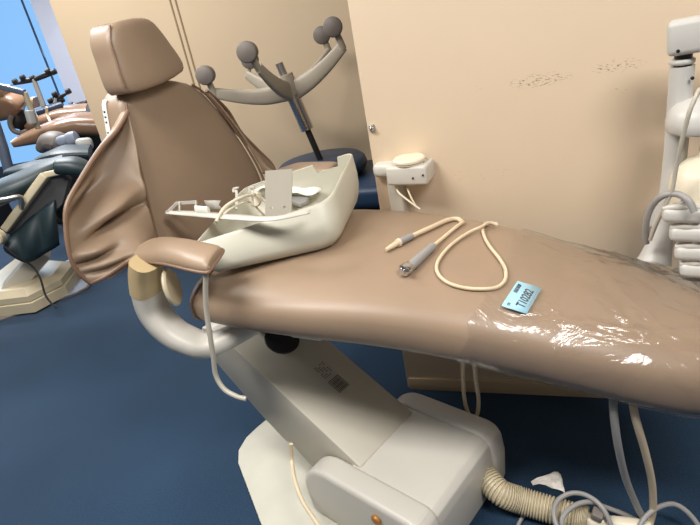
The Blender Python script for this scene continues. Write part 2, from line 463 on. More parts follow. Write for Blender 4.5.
for i in range(13):
    z = 1.24+.135*i/12; yl, yr = interp(HD, z)
    p.append((-1.166-.12*(z-1.23)+.0400, yl+.0045, z-.10*.11*(1.39-z)/.16))
obj('seam', tube(p, .0028, 6, raw=True), M['piping'], HR)
obj('headrest_bar', bar((-1.185,1.12,1.18), (-1.19,1.12,1.25), .06, .012, .003), M['steel'], CH)

# near sling wing
def wing(inner, outer, bottom, sag, folds, name='side_wing'):
    n, m = 48, 34
    I = cr(inner, 10); O = cr(outer, 10)
    def at(P, t):
        x = t*(len(P)-1); i = min(int(x), len(P)-2); return P[i].lerp(P[i+1], x-i)
    Bt = cr(bottom, 10)
    rows = []
    for i in range(n+1):
        t = i/n; row = []
        pi, po = at(I, t), at(O, t)
        straight_b = at(I, 1), at(O, 1)
        for j in range(m+1):
            s = j/m
            p = pi.lerp(po, s)
            # pull the lowest rows onto the curved hem
            hb = at(Bt, s)-straight_b[0].lerp(straight_b[1], s)
            p = p+hb*(t**2.5)
            d = sag*math.sin(PI*s)**.8*math.sin(PI*min(1, .12+.95*t))**1.0
            p.x -= d
            for (tc, sc0, amp, wd, sp, slope) in folds:
                q = t-(tc+slope*(s-sc0))
                p.x += amp*math.exp(-(q/wd)**2)*math.exp(-((s-sc0)/sp)**2)
            row.append(p)
        rows.append(row)
    w = obj(name, grid(rows), M['leather'], CH, smooth=180, solid=.008, sub=1)
    obj('piping', tube(O+Bt[::-1][1:], .0055, 8, raw=True), M['piping'], w)
    return w
inner = [(-1.155,1.012,1.168),(-1.135,.985,1.09),(-1.12,.955,1.02),(-1.108,.93,.93),(-1.10,.912,.855)]
outer = [(-1.155,1.012,1.170),(-1.15,0.953,1.135),(-1.145,0.88,1.105),(-1.14,0.795,1.057),(-1.13,0.732,1.018),(-1.13,0.706,0.967),(-1.13,0.69,0.911),(-1.13,0.691,0.866),(-1.125,0.705,0.829)]
bottom = [(-1.10,.912,.855),(-1.055,0.822,0.855),(-1.075,0.778,0.848),(-1.1,0.734,0.834),(-1.125,0.705,0.829)]
folds = [(.64,.42,.040,.045,.30,.10),(.72,.32,-.042,.025,.28,.05),(.80,.70,.030,.03,.22,-.10),(.855,.78,-.026,.022,.22,-.12),(.90,.66,.022,.022,.25,-.14),(.945,.72,-.018,.02,.22,-.16),(.56,.66,-.028,.06,.25,.22),(.46,.75,.018,.05,.2,.25)]
wing(inner, outer, bottom, .055, folds)
# far wing, turned nearly edge-on
inner2 = [(-1.155,1.328,1.160),(-1.14,1.362,1.10),(-1.128,1.395,1.03),(-1.118,1.425,.95),(-1.11,1.445,.86)]
outer2 = [(-1.155,1.328,1.162),(-1.17,1.419,1.084),(-1.165,1.454,1.001),(-1.15,1.502,0.924),(-1.13,1.54,0.852),(-1.12,1.521,0.798),(-1.10,1.53,.82)]
bottom2 = [(-1.11,1.445,.86),(-1.07,1.47,.845),(-1.08,1.50,.835),(-1.10,1.53,.82)]
wing(inner2, outer2, bottom2, .03, [])

# armrest pads
def pad(top, name='armrest_pad', zt=.862, lift=()):
    """top = list of (centre, half width, half thickness, width direction)"""
    rings = []
    C = cr([t[0] for t in top], 6); k = len(top)-1
    for i, c in enumerate(C):
        t = i/(len(C)-1)*k; a = min(int(t), k-1); q = t-a
        w = lerp(top[a][1], top[a+1][1], q); h = lerp(top[a][2], top[a+1][2], q); wd = V(top[a][3]).lerp(V(top[a+1][3]), q).normalized()
        ring = []
        for j in range(28):
            ca, sa = sq(2*PI*j/28, 2.6)
            ring.append(c+wd*(w*ca)+V((0,0,1))*(h*sa*(1 if sa > 0 else .55)))
        rings.append(ring)
    return obj(name, loft(rings), M['leather'], CH, smooth=80)
def mid(a, b): return ((V(a)+V(b))/2)
a = [(-1.078,0.809,0.852),(-1.059,0.841,0.865),(-1.022,0.871,0.866),(-0.941,0.873,0.862),(-0.837,0.859,0.856),(-0.819,0.847,0.855)]
b = [(-1.103,0.74,0.828),(-1.068,0.794,0.846),(-0.972,0.794,0.848),(-0.869,0.774,0.848),(-0.811,0.766,0.848),(-0.803,0.777,0.85)]
top = []
hh = [.007,.016,.024,.024,.021,.010]
for i in range(6):
    d = V(b[i])-V(a[i]); top.append((mid(a[i], b[i]), d.length/2, hh[i], d))
P1 = pad(top)
edge = [V(q)-V((0,0,.004)) for q in b]+[V(a[5])]+[V(a[4])]
obj('piping', tube(edge, .004, 8), M['piping'], P1)
top2 = [((-1.07,1.475,.845),.035,.012,(0,1,0)),((-1.0,1.48,.85),.05,.022,(0,1,0)),((-.93,1.48,.85),.05,.022,(0,1,0)),((-.86,1.485,.85),.042,.018,(0,1,0)),((-.845,1.485,.85),.03,.01,(0,1,0))]
pad([(V(c), w, h, d) for c, w, h, d in top2])

# armrest arms
def arm(path, cap, sgn):
    A = obj('armrest_arm', tube(path, [.043,.043,.042,.041,.039,.036], 24, 8, ell=(.72,1.0), up=(0,sgn,0), pw=2.6), M['white'], CH, smooth=70)
    obj('arm_cap', tube(cap, .0442, 24, 8, ell=(.74,1.0), up=(0,sgn,0), pw=2.6), M['yellowed'], A, smooth=70, label='yellowed end cap')
    return A
arm([(-1.057,0.8,0.773),(-1.066,0.8,0.707),(-1.043,0.8,0.654),(-1.003,0.81,0.611),(-0.946,0.84,0.582),(-.86,.93,.60)],
    [(-1.023,0.8,0.845),(-1.044,0.8,0.808),(-1.061,0.8,0.761)], 1)
arm([(-.985,1.49,.80),(-.975,1.49,.74),(-.95,1.485,.69),(-.91,1.47,.655),(-.86,1.43,.625),(-.82,1.34,.60)],
    [(-.99,1.49,.845),(-.988,1.49,.82),(-.985,1.49,.79)], 1)
obj('pivot_disc', disc((-0.984,0.805,0.77), .048, .012, (.80,.45,.1), .004), M['beige'], CH)

# ------------------------------------------------------------------ clear plastic over the toe end
CREASE = []
random.seed(11)
for i in range(26):
    an_ = random.uniform(-1.2,1.2)
    CREASE.append((random.uniform(-.06,.22), random.uniform(.4,2.5), math.cos(an_)*.3, math.sin(an_)+.4, random.uniform(.006,.014)))
rows = []
N = 90
for i in range(91):
    t = i/90
    row = []
    for k in range(N+1):
        a = math.radians(-52)+math.radians(284)*k/N
        edge = -.262+.03*math.sin(a*1.0+.6)-.03*max(0, -math.sin(a))+.006*math.sin(a*9)
        x = lerp(edge, .297, t); e = 1.
        if x > .22: e = math.sqrt(max(.05, 1-((x-.22)/.085)**2))*.45+.55
        hw, zt, zb = interp(SEAT, x); c, s = sq(a, 2.9)
        off = .004+.002*math.sin(x*37+a*5)*math.sin(a*7-x*21)
        for (x0_, a0_, dx_, da_, am_) in (CREASE if x > -.13 else ()):
            q_ = ((x-x0_)*da_-(a-a0_)*dx_)/.010; l_ = ((x-x0_)*dx_+(a-a0_)*da_*.05)/.07
            off += am_*math.exp(-q_*q_-l_*l_)*min(1, max(0, (x+.13)/.10))
        hw = (hw+max(off,.002))*e; h2 = ((zt-zb)/2+max(off,.002))*e
        crown = .012*(1-c*c)*(1 if s > 0 else 0)
        row.append(V((x+ (off if x > .27 else 0), SYC+hw*c+.012*math.sin(2.2*(x+.5)), (zt+zb)/2+h2*s*(.9 if s > 0 else 1)+crown*e+(.0105 if s > 0 else 0)*s*e*.6)))
    rows.append(row)
pl = obj('plastic_cover', grid(rows), M['film'], None, smooth=180)
tag(pl, 'crinkled clear plastic film wrapped around the toe end of the tan seat', 'plastic cover')

# ------------------------------------------------------------------ moulded tray on the seat
TL = V((-1,0,0))
tA, tB, tC, tD = V((-0.947,0.886,0.85)), V((-0.647,1.08,0.89)), V((-0.712,1.38,0.93)), V((-1.015,1.215,.885))
bA, bB, bC, bD = V((-.912,.868,.785)), V((-.638,1.055,.785)), V((-.715,1.35,.785)), V((-.965,1.19,.785))
def qring(A, Bq, Cq, Dq, r, n=7):
    P = [A, Bq, Cq, Dq]; out = []
    for i in range(4):
        p, q, s = P[i-1], P[i], P[(i+1)%4]
        u = (p-q).normalized(); w = (s-q).normalized(); a = q+u*r[i]; c = q+w*r[i]
        for k in range(n):
            t = k/(n-1); out.append((1-t)**2*a+2*t*(1-t)*q+t*t*c)
        nx = P[(i+1)%4]; e_ = nx+(q-nx).normalized()*r[(i+1)%4]
        for t in (.06,.08,.2,.32,.34,.6): out.append(c.lerp(e_, t))
    return out
rr = [.03,.05,.03,.03]
def tr(t, ins=0., dz=0.):
    ctr = (tA+tB+tC+tD)/4
    Q = []
    for a, b in ((bA,tA),(bB,tB),(bC,tC),(bD,tD)):
        p = a.lerp(b, t); bul = .018*math.sin(PI*min(1,t)**.7); d = (a.lerp(b,.5)-(bA+bC+tA+tC)/4); d.z = 0; d.normalize()
        p = p+d*(bul-ins); p.z += dz; Q.append(p)
    rg = qring(*Q, rr)
    if t > .8:          # the notch in the far rim
        lo_ = tr(.8, ins)
        for k in range(2*13+8, 2*13+11): rg[k] = lo_[k]+(rg[k]-lo_[k])*.06
    return rg
def shrink(ring, f, z):
    c = sum(ring, V())/len(ring); return [V((c.x+(p.x-c.x)*f, c.y+(p.y-c.y)*f, z)) for p in ring]
b0 = tr(0)
rings = [shrink(b0,.3,.771), shrink(b0,.86,.771), shrink(b0,.95,.775), tr(.06), tr(.2), tr(.4), tr(.6), tr(.8), tr(.93), tr(1), tr(1.005,.004,.001), tr(1,.007), tr(.8,.007), tr(.6,.007), tr(.4,.007), tr(.2,.008), tr(.08,.014), shrink(b0,.85,.786), shrink(b0,.3,.786)]
bm = loft(rings)
TR = thing('tray', 'deep ivory plastic shell lying open on the tan seat, full of scraps', 'tray', (-.81,1.14,.768))
obj('shell', bm, M['tray'], TR, smooth=50)
# contents
d1 = (tB-tA).normalized(); d2 = (tC-tB).normalized()
t = thing('bracket', 'white metal bracket plate with two holes standing upright in the ivory tray', 'bracket', (-0.771,1.02,0.86))
pa, pb = V((-0.81,1.02,0.868)), V((-0.734,1.026,0.868)); u = (pb-pa).normalized(); w = (pb-pa).length
pt = V((-0.793,1.045,0.985)); up = (pt-pa).normalized(); ph_ = (pt-pa).length
def plate_holes():
    bm = BM(); hh = .118; n = 12
    outer_ = []
    holes = [(.26*w,.026),(.74*w,.026)]; r = .0042
    # plate cut in three columns round the two holes
    def P(x, z): return bm.verts.new(pa+u*x+up*z)
    for hx, hz in holes:
        x0, x1 = (0, w/2) if hx < w/2 else (w/2, w)
        z0, z1 = .0, .052
        ring = []; sqv = []
        for k in range(16):
            a = 2*PI*k/16; c, s = math.cos(a), math.sin(a)
            ring.append(P(hx+r*c, hz+r*s)); m_ = max(abs(c), abs(s))
            ex_ = hx+(x1-hx if c > 0 else hx-x0)*c/m_; ez_ = hz+(z1-hz if s > 0 else hz-z0)*s/m_
            sqv.append(P(ex_, ez_))
        for k in range(16): bm.faces.new((ring[k], ring[(k+1)%16], sqv[(k+1)%16], sqv[k]))
    bm.faces.new((P(0,.052), P(w,.052), P(w,ph_), P(0,ph_)))
    return bm
obj('plate', plate_holes(), M['shade'], t, smooth=0, solid=.0025)
obj('foot', bar(pa+u*(w*.5)+V((0,.003,0)), pa+u*(w*.5)+V((.01,.055,-.012)), w, .003, .001), M['white'], t)
# long thin bracket sticking out over the rim to the left
t = thing('bracket', 'long thin white metal bracket with hooked tabs jutting left over the tray rim', 'bracket', (-0.969,0.961,0.9))
zb_ = .905
base = [(-1.084,0.955,0.905),(-0.992,0.949,0.902),(-0.855,0.94,0.897),(-0.736,0.941,0.894),(-0.656,0.993,0.892)]
wv = V((-.1,.22,0)).normalized()
rows = []
for i, p in enumerate(cr(base, 6)):
    t_ = i/24; hw = .010+.010*math.sin(PI*min(1,t_*1.1))
    rows.append([V(p), V(p)+wv*(hw)+V((0,0,.004)), V(p)+wv*(hw*2)+V((0,0,.0005))])
obj('rail', grid(rows), M['white'], t, solid=.002)
lug = V((-1.079,0.961,0.908)); lu = (V(base[1])-V(base[0])).normalized(); ln_ = V((0,0,1))
e1 = V((-1.07,0.991,0.925)); 
fr = [bar(lug, (-1.068,0.991,0.922), .003, .008), bar((-1.068,0.991,0.922), (-1.007,1.003,0.92), .003, .009), bar((-1.011,1.003,0.92), (-0.987,0.969,0.905), .003, .009), bar((-1.044,0.966,0.906), (-0.987,0.969,0.905), .003, .006), bar((-1.057,0.991,0.922), (-1.041,0.966,0.906), .003, .010)]
obj('end_loop', join(*fr), M['white'], t)
cl = V((-0.961,0.966,0.912))
obj('clip', tube([cl-lu*.022, cl+lu*.022], .011, 12, 3, ell=(.5,1.)), M['paper'], t)
obj('tab', grid([[V((-0.965,0.987,0.93)), V((-0.908,0.985,0.93))],[V((-0.963,0.987,0.92)), V((-0.921,0.988,0.918))],[V((-0.963,0.983,0.908)), V((-0.911,0.987,0.906))]]), M['white'], t, solid=.002)
def hook(pts):
    return tube(pts, .0038, 8, 5, ell=(1.,.5))
obj('hook', hook([(-0.9,1.024,0.89),(-0.915,1.055,0.912),(-0.927,1.074,0.925),(-0.931,1.069,0.924),(-0.936,1.076,0.93),(-0.919,1.078,0.932)]), M['white'], t)
obj('hook', hook([(-0.869,1.055,0.89),(-0.872,1.068,0.912),(-0.875,1.076,0.925),(-0.88,1.073,0.924),(-0.881,1.075,0.93),(-0.863,1.074,0.932)]), M['white'], t)
# white cable looping through the tray
t = obj('cable', tube([(-0.891,0.929,0.895),(-0.892,0.972,0.915),(-0.872,1.008,0.925),(-0.873,1.064,0.915),(-0.897,1.129,0.885),(-.85,1.14,.83),(-.80,1.2,.80)], .0042, 8), M['cream'])
tag(t, 'white cable arching over the rim and hooks inside the ivory tray', 'cable')
t = obj('cable', tube([(-0.896,0.946,0.893),(-0.882,0.975,0.908),(-0.879,1.032,0.905),(-0.893,1.083,0.885),(-.86,1.10,.83),(-.82,1.15,.80)], .003, 8), M['cream'])
tag(t, 'thinner white cable running below the thick one in the tray', 'cable')
random.seed(7)
def sheet(c, sx, sy, amp, z, tilt, rz):
    rows = []
    ph = random.random()*6
    for i in range(9):
        r = []
        for j in range(9):
            x, y = (i/8-.5)*sx, (j/8-.5)*sy
            r.append(V((c[0]+x*math.cos(rz)-y*math.sin(rz), c[1]+x*math.sin(rz)+y*math.cos(rz), z+amp*math.sin(x*90+ph)*math.cos(y*70+ph)+tilt*x)))
        rows.append(r)
    return grid(rows)
pc = V((-0.768,1.129,0.875))
t = obj('paper_sheet', sheet((-0.845,1.262,0.85), .11, .06, .004, .855, -.1, .1), M['paper'], solid=.001); tag(t, 'crumpled white paper sheet on top of the scraps behind the bracket plate', 'paper')
t = obj('paper_sheet', sheet((-0.979,1.231,0.87), .05, .05, .006, .873, .2, .8), M['paper'], solid=.001); tag(t, 'small crumpled white wrapper beside the hooks in the tray', 'paper')
t = obj('clip_strip', join(bar((-1.016,1.243,0.85), (-0.812,1.235,0.835), .03, .012, .003), bar((-0.871,1.231,0.84), (-0.807,1.203,0.835), .03, .012, .003)), M['greyhose']); tag(t, 'grey metal strip under the crumpled paper in the tray', 'metal strip')
t = obj('metal_offcut', bar((-0.734,1.068,0.868), (-0.707,1.117,0.868), .028, .004, .001), M['tray']); tag(t, 'flat beige metal offcut at the right inside the tray', 'metal strip')
t = obj('spool', join(disc((-0.89,1.098,0.885), .017, .012, (.3,-.8,.4), .002), disc((-0.916,1.146,0.885), .011, .03, (.3,-.8,.4), .002)), M['cream']); tag(t, 'small cream spool lying among the cables in the tray', 'spool')

# ------------------------------------------------------------------ dental tools lying on the seat
def sz(x, y):
    """height of the seat's top at x, y"""
    hw, zt, zb = interp(SEAT, x); c = max(-1, min(1, (y-SYC-.012*math.sin(2.2*(x+.5)))/hw))
    ca = math.copysign(abs(c)**(2.9/2), c); s = math.sqrt(max(0, 1-ca*ca))
    return (zt+zb)/2+(zt-zb)/2*(s**(2/2.9))*.9+.012*(1-c*c)
def on(p, h): return V((p[0], p[1], sz(p[0], p[1])+h))
SY = thing('air_water_syringe', 'slim cream syringe hose end with a tapered tip, nearest the tray', 'dental tool', on((-0.517,1.11,0.75), 0))
p0, p1, p2 = V((-0.505,1.058,0.77)), V((-0.487,1.101,0.771)), V((-0.468,1.144,0.769))
obj('tip', tube([p0, p0.lerp(p1,.5), p1], [.0045,.007,.008], 14, 4), M['hose'], SY)
obj('collar', tube([p1.lerp(p0,.12), p1.lerp(p2,.05)], .0105, 16, 2), M['cream'], SY)
obj('handle', tube([p1, p2], .0085, 14, 4), M['greyhose'], SY)
obj('hose', tube([p2,(-0.441,1.208,0.764),(-0.421,1.268,0.757),(-0.409,1.301,0.75),(-0.394,1.308,0.747),(-0.378,1.288,0.748)], .0062, 12, 8), M['hose'], SY)
HP = thing('handpiece', 'grey dental handpiece with a chrome connector head and a long looping cream hose', 'dental tool', on((-0.44,1.008,0.745), 0))
h0, h1, h2 = V((-0.431,0.978,0.759)), V((-0.419,1.009,0.761)), V((-0.4,1.103,0.763))
hd_ = (h0-h1).normalized()
obj('connector_head', join(lathe([(.011,0),(.0145,.002),(.0155,.012),(.0145,.020),(.0125,.024),(.0125,.030)], h0+hd_*.004, 24, -hd_), disc(h0+hd_*.004, .009, .004, hd_, .001), disc(h0+V((.010,-.008,.006)), .006, .009, (.55,-.75,.4), .0015)), M['chrome'], HP)
obj('handle', tube([h0.lerp(h1,.6), h1, h1.lerp(h2,.5), h2], [.0125,.0125,.011,.0095], 16, 4), M['greyhose'], HP)
loop = [h2,(-0.392,1.169,0.757),(-0.383,1.227,0.754),(-0.378,1.266,0.75),(-0.376,1.291,0.746)]
obj('hose', tube(loop, .0048, 12, 8), M['hose'], HP)
lp = [(-0.297,1.339,0.721),(-0.318,1.327,0.729),(-0.32,1.277,0.739),(-0.303,1.215,0.741),(-0.277,1.161,0.737),(-0.248,1.117,0.731),(-0.226,1.076,0.724),(-0.219,1.034,0.719),(-0.23,1.004,0.717),(-0.256,0.987,0.72),(-0.292,0.976,0.726),(-0.33,0.978,0.735),(-0.358,1,0.744),(-0.371,1.035,0.75),(-0.37,1.092,0.753),(-0.359,1.158,0.752),(-0.34,1.22,0.749),(-0.319,1.252,0.749),(-0.309,1.298,0.741),(-0.29,1.308,0.731)]
obj('hose', tube(lp, .0042, 12, 8), M['hose'], HP)

# blue ticket
TK = thing('ticket', 'light blue paper ticket printed T10282 lying on the tan seat', 'ticket', (-0.177,0.995,0.699))
ca_, cb_, cd_ = V((-0.212,0.952,0.703)), V((-0.193,1.037,0.717)), V((-0.162,0.953,0.688)); cc_ = cb_+cd_-ca_
bm = BM(); bm.faces.new([bm.verts.new(p) for p in (ca_, cb_, cc_, cd_)])
obj('card', bm, M['ticket'], TK, solid=.0012)
ux = (cb_-ca_).normalized(); uy = ux.cross((ca_-cd_).normalized()).cross(ux)*-1
uy = (ca_-cd_); uy = (uy-ux*uy.dot(ux)).normalized(); nn = ux.cross(uy).normalized()
W_ = (cb_-ca_).length; D_ = (cd_-ca_).length
Rm = Matrix((ux, uy, nn)).transposed()
def tk(x, y): return ca_.lerp(cb_, x)+(cd_-ca_)*y+nn*.0011
text('T10282', W_*.215, axes(tk(.13,.80), ux, uy) @ Matrix.Diagonal((1,1.35,1,1)), M['ink'], 'number', TK, W_*.004)
bars = []
random.seed(3)
for i in range(12): bars.append(box(tk(.58,.17)+ux*(.0024*i), (.0009+.0011*random.random(), D_*.15, .0004), rot=Rm))
obj('barcode', join(*bars), M['ink'], TK)
text('00', D_*.17, axes(tk(.07,.27), ux, uy), M['ink'], 'small_number', TK)
obj('fine_print', join(*[box(tk(.30+.082*i,.92), (.0045,.0013,.0003), rot=Rm) for i in range(7)]), M['greyhose'], TK)

# ------------------------------------------------------------------ control box behind the seat
CB = thing('control_box', 'pale plastic control box with a round lid on a short post behind the seat', 'control box', (-.60,1.425,.60))
obj('housing', join(box((-.558,1.42,.850), (.125,.085,.056), .008), box((-.640,1.44,.858), (.075,.065,.042), .014)), M['white'], CB)
LD = obj('round_lid', lathe([(.044,0),(.046,.003),(.042,.005),(.048,.008),(.048,.014),(.044,.018),(.02,.019)], (-.558,1.42,.877), 32), M['cream'], CB)
obj('screw', disc((-0.536,1.377,0.845), .003, .003, (0,-1,0), .0005, 12), M['darksteel'], CB)
obj('screw', disc((-0.505,1.377,0.853), .003, .003, (0,-1,0), .0005, 12), M['darksteel'], CB)
obj('post', box((-.615,1.435,.72), (.048,.04,.28), .008), M['shade'], CB)
obj('mount_bar', bar((-.60,1.40,.598), (-.60,1.25,.598), .04, .02, .003), M['shade'], CB)
t = obj('cord', tube([(-0.603,1.4,0.808),(-0.589,1.385,0.797),(-0.563,1.37,0.784),(-0.541,1.37,0.765),(-0.525,1.372,0.751)], .003, 8), M['cream']); tag(t, 'thin cream cord hanging from the control box, left one', 'cord')
t = obj('cord', tube([(-0.568,1.4,0.81),(-0.56,1.392,0.794),(-0.551,1.385,0.778),(-0.539,1.38,0.755)], .003, 8), M['hose']); tag(t, 'thin cream cord hanging from the control box, right one', 'cord')

# ------------------------------------------------------------------ delivery unit at the right
DU = thing('delivery_unit', 'white dental delivery unit with post and arm at the right edge of the partition', 'dental unit', (0.1,1.398,0.614))
obj('post', join(tube([(0.108,1.43,1.069),(0.111,1.431,0.877),(0.107,1.42,0.742)], .025, 24, 6), disc((0.107,1.43,1.073), .026, .012)), M['unit'], DU, smooth=60)
obj('post_foot', tube([(0.106,1.419,0.768),(0.101,1.414,0.699),(0.093,1.402,0.646),(0.083,1.385,0.6)], [.024,.025,.029,.040], 24, 6), M['unit'], DU, smooth=60)
obj('wall_mount', bar((0.099,1.439,0.708), V((0.108,1.569,0.654)), .07, .07, .01), M['unit'], DU)
obj('pivot', tube([(0.109,1.43,1.098),(0.108,1.43,1.064)], .018, 18, 2), M['darksteel'], DU)
SA = obj('swing_arm', bar((0.074,1.424,1.13), V((0.074,1.424,1.13))+WD*.62+WN*-.14+V((0,0,.035)), .06, .072, .012), M['unit'], DU)
obj('screw', disc((0.095,1.395,1.106), .004, .003, -WN, .0005, 12), M['darksteel'], SA)
obj('screw', disc((0.127,1.405,1.045), .004, .004, -WN, .0005, 12), M['darksteel'], DU)
sh0 = V((0.153,1.407,0.96))
obj('shoulder', lathe([(.066,0),(.070,.005),(.071,.024),(.066,.046),(.051,.062),(.027,.071),(.005,.074)], sh0+V((0,0,-.03)), 36), M['unit'], DU, smooth=60)
v0 = V((0.175,1.391,0.773))
obj('canister', lathe([(.03,-.06),(.066,-.04),(.076,0),(.076,.04),(.066,.07),(.045,.090),(.022,.099),(.020,.16),(.004,.16)], v0, 32), M['cream'], DU, smooth=60)
obj('bracket_body', box(V((0.168,1.379,0.667))+V((.02,0,0)), (.11,.06,.22), .03, 5), M['unit'], DU)
random.seed(1)
for i, c in enumerate([(0.126,1.301,0.769),(0.144,1.304,0.721),(0.158,1.307,0.672),(0.172,1.309,0.627)]):
    c = V(c)
    d = (WD*.93-WN*.2+V((0,0,.0))).normalized()
    hb = box((0,0,0), (.082,.05,.037), .014, 4, rot=Matrix((d, V((-d.y,d.x,0)), V((0,0,1)))).transposed()); bmesh.ops.translate(hb, vec=c, verts=hb.verts)
    HO = obj('tool_holder', hb, M['unit'], DU, smooth=60)
    obj('lip', tube([c-d*.040+V((0,-.010,.014)), c-d*.01+V((0,-.012,.020)), c+d*.035+V((0,-.008,.016))], [.006,.010,.006], 12, 5), M['white'], HO)
    obj('lever', tube([c+d*.005+V((0,-.01,.015)), c-d*.006+V((0,-.014,.034))], [.008,.006], 12, 3), M['unit'], HO)
t = obj('hose', tube([(0.06,1.341,0.674),(0.056,1.325,0.729),(0.063,1.311,0.778),(0.082,1.294,0.813),(0.108,1.288,0.82),(0.13,1.271,0.812),(0.143,1.263,0.787)], .0075, 12), M['greyhose']); tag(t, 'grey hose looping over the tool holders of the delivery unit', 'hose')
t = obj('hose', tube([(0.13,1.271,1.048),(0.116,1.259,1.009),(0.108,1.268,0.946),(0.103,1.282,0.877),(0.1,1.287,0.83),(0.088,1.295,0.784),(0.076,1.313,0.734),(0.067,1.327,0.689)], .0045, 12), M['shade']); tag(t, 'thin grey hose hanging down in front of the white delivery post', 'hose')

# ------------------------------------------------------------------ floor: corrugated hose, cables, tag
t = thing('corrugated_hose', 'wide cream corrugated hose running out of the chair base over the carpet', 'hose', (-0.149,1.063,0))
path = cr([B(-.565,.93,.085), (-0.257,1.012,0.07), (-0.206,1.018,0.05), (-0.143,1.019,0.042), (-0.069,1.015,0.04), (-0.038,1.013,0.04)], 14)
rs = []; n = len(path)
dense = cr(path, 3)
bm = tube(dense, [(.036 if i % 5 < 3 else .031) for i in range(len(dense))], 20, raw=True)
obj('hose', bm, M['beige'], t, smooth=25)
obj('inner_pipe', tube([(-0.05,1.009,0.045),(-0.001,1.018,0.04),(0.046,1.031,0.035),(0.101,1.037,0.035)], .020, 16), M['cream'], t)
t = obj('connector', bar((-0.03,1.014,0.075), (-0.004,1.011,0.07), .03, .02, .004), M['caster']); t.location.z += 0; tag(t, 'small grey connector block lying on the hoses at the bottom', 'connector')
t = obj('cable', tube([(-0.097,0.936,0.06),(-0.115,0.97,0.085),(-0.109,1.009,0.095),(-0.078,1.037,0.1),(-0.041,1.039,0.1),(-0.008,1.023,0.09),(0.014,1.001,0.06),(0.018,0.983,0.03)], .0062, 10), M['greyhose']); tag(t, 'grey cable looped over the end of the corrugated hose, tied with the tag', 'cable')
t = obj('cable', tube([(-0.083,0.934,0.05),(-0.095,0.961,0.085),(-0.075,0.998,0.095),(-0.04,1.029,0.09),(-0.001,1.051,0.06),(0.053,1.065,0.03),(0.089,1.061,0.012),(0.124,1.034,0.008)], .0062, 10), M['greyhose']); tag(t, 'grey cable running from the corrugated hose toward the lower right', 'cable')
t = obj('cable', tube([(0.07,1,0.03),(0.082,1.032,0.06),(0.109,1.062,0.08),(0.146,1.085,0.085),(0.177,1.086,0.07),(0.205,1.076,0.04),(0.229,1.053,0.01)], .0062, 10), M['greyhose']); tag(t, 'grey cable arching off the carpet in the bottom right corner', 'cable')
t = obj('cable', tube([(-0.205,0.912,0.008),(-0.205,0.97,0.008),(-0.195,1.005,0.008),(-0.175,1.024,0.008),(-0.144,1.027,0.008)], .005, 10), M['greyhose']); tag(t, 'short grey cable on the carpet below the corrugated hose', 'cable')
rows = []
A = [(-0.18,1.039,0.105),(-0.148,1.067,0.11),(-0.127,1.084,0.11),(-0.11,1.084,0.108)]
Bq = [(-0.174,1.035,0.1),(-0.143,1.044,0.1),(-0.112,1.038,0.098),(-0.095,1.036,0.096)]
for i in range(7):
    rows.append([V(cr(A,4)[j*2]).lerp(V(cr(Bq,4)[j*2]), i/6)+V((0,0,.004*math.sin(i*2.1+j*1.7))) for j in range(7)])
t = obj('paper_tag', grid(rows), M['tagpaper'], solid=.0012); tag(t, 'crumpled whitish paper tag tied to the grey cable on the floor', 'tag')
t = obj('hose', tube([(0.004,0.997,0.47),(0.007,0.975,0.44),(0.019,0.986,0.34),(0.041,1.024,0.2),(0.072,1.054,0.08),(0.093,1.059,0.03),(0.107,1.04,0.012)], .0085, 12), M['greyhose']); tag(t, 'pale hose hanging from under the toe end of the seat, left of the pair', 'hose', 'hoses under the toe end')
t = obj('hose', tube([(0.04,1.011,0.46),(0.05,0.989,0.42),(0.074,1.013,0.31),(0.095,1.043,0.19),(0.105,1.064,0.08),(0.102,1.062,0.03),(0.091,1.02,0.012)], .0085, 12), M['hose']); tag(t, 'cream hose hanging from under the toe end of the seat, right of the pair', 'hose', 'hoses under the toe end')
t = obj('hose', tube([(-0.385,1.2,0.361),(-0.389,1.2,0.299),(-0.392,1.2,0.224),(-0.387,1.2,0.166),(-0.374,1.2,0.138),(-0.357,1.2,0.157),(-0.349,1.2,0.213),(-0.352,1.2,0.28),(-0.353,1.2,0.352)], .006, 12), M['hose']); tag(t, 'cream hose hanging in a narrow loop between the seat and the lift base', 'hose')
t = obj('cord', tube([B(*(-1.055,0.665,0.181)),B(*(-1.054,0.65,0.121)),B(*(-0.985,0.6,0.134)),B(*(-0.914,0.56,0.139)),B(*(-0.841,0.53,0.157)),B(*(-0.783,0.51,0.167))], .006, 10), M['hose'])
bm_fix = t
t['label'] = 'cream double cord dropping from the lift arm across the base plate'; t['category'] = 'cord'
ac = [(-0.807,0.775,0.856),(-0.827,0.772,0.808),(-0.842,0.765,0.745),(-0.847,0.755,0.681),(-0.853,0.75,0.626),(-0.861,0.745,0.569),(-0.844,0.74,0.533),(-0.812,0.74,0.517),(-0.788,0.745,0.509)]
t = obj('cord', tube(ac, .0062, 10), M['shade']); tag(t, 'beige cord hanging from the near armrest pad down past the lift arm', 'cord')
ac = [(-0.815,0.775,0.851),(-0.835,0.772,0.802),(-0.852,0.765,0.738),(-0.857,0.755,0.674),(-0.862,0.75,0.619),(-0.867,0.745,0.577),(-0.86,0.74,0.542)]

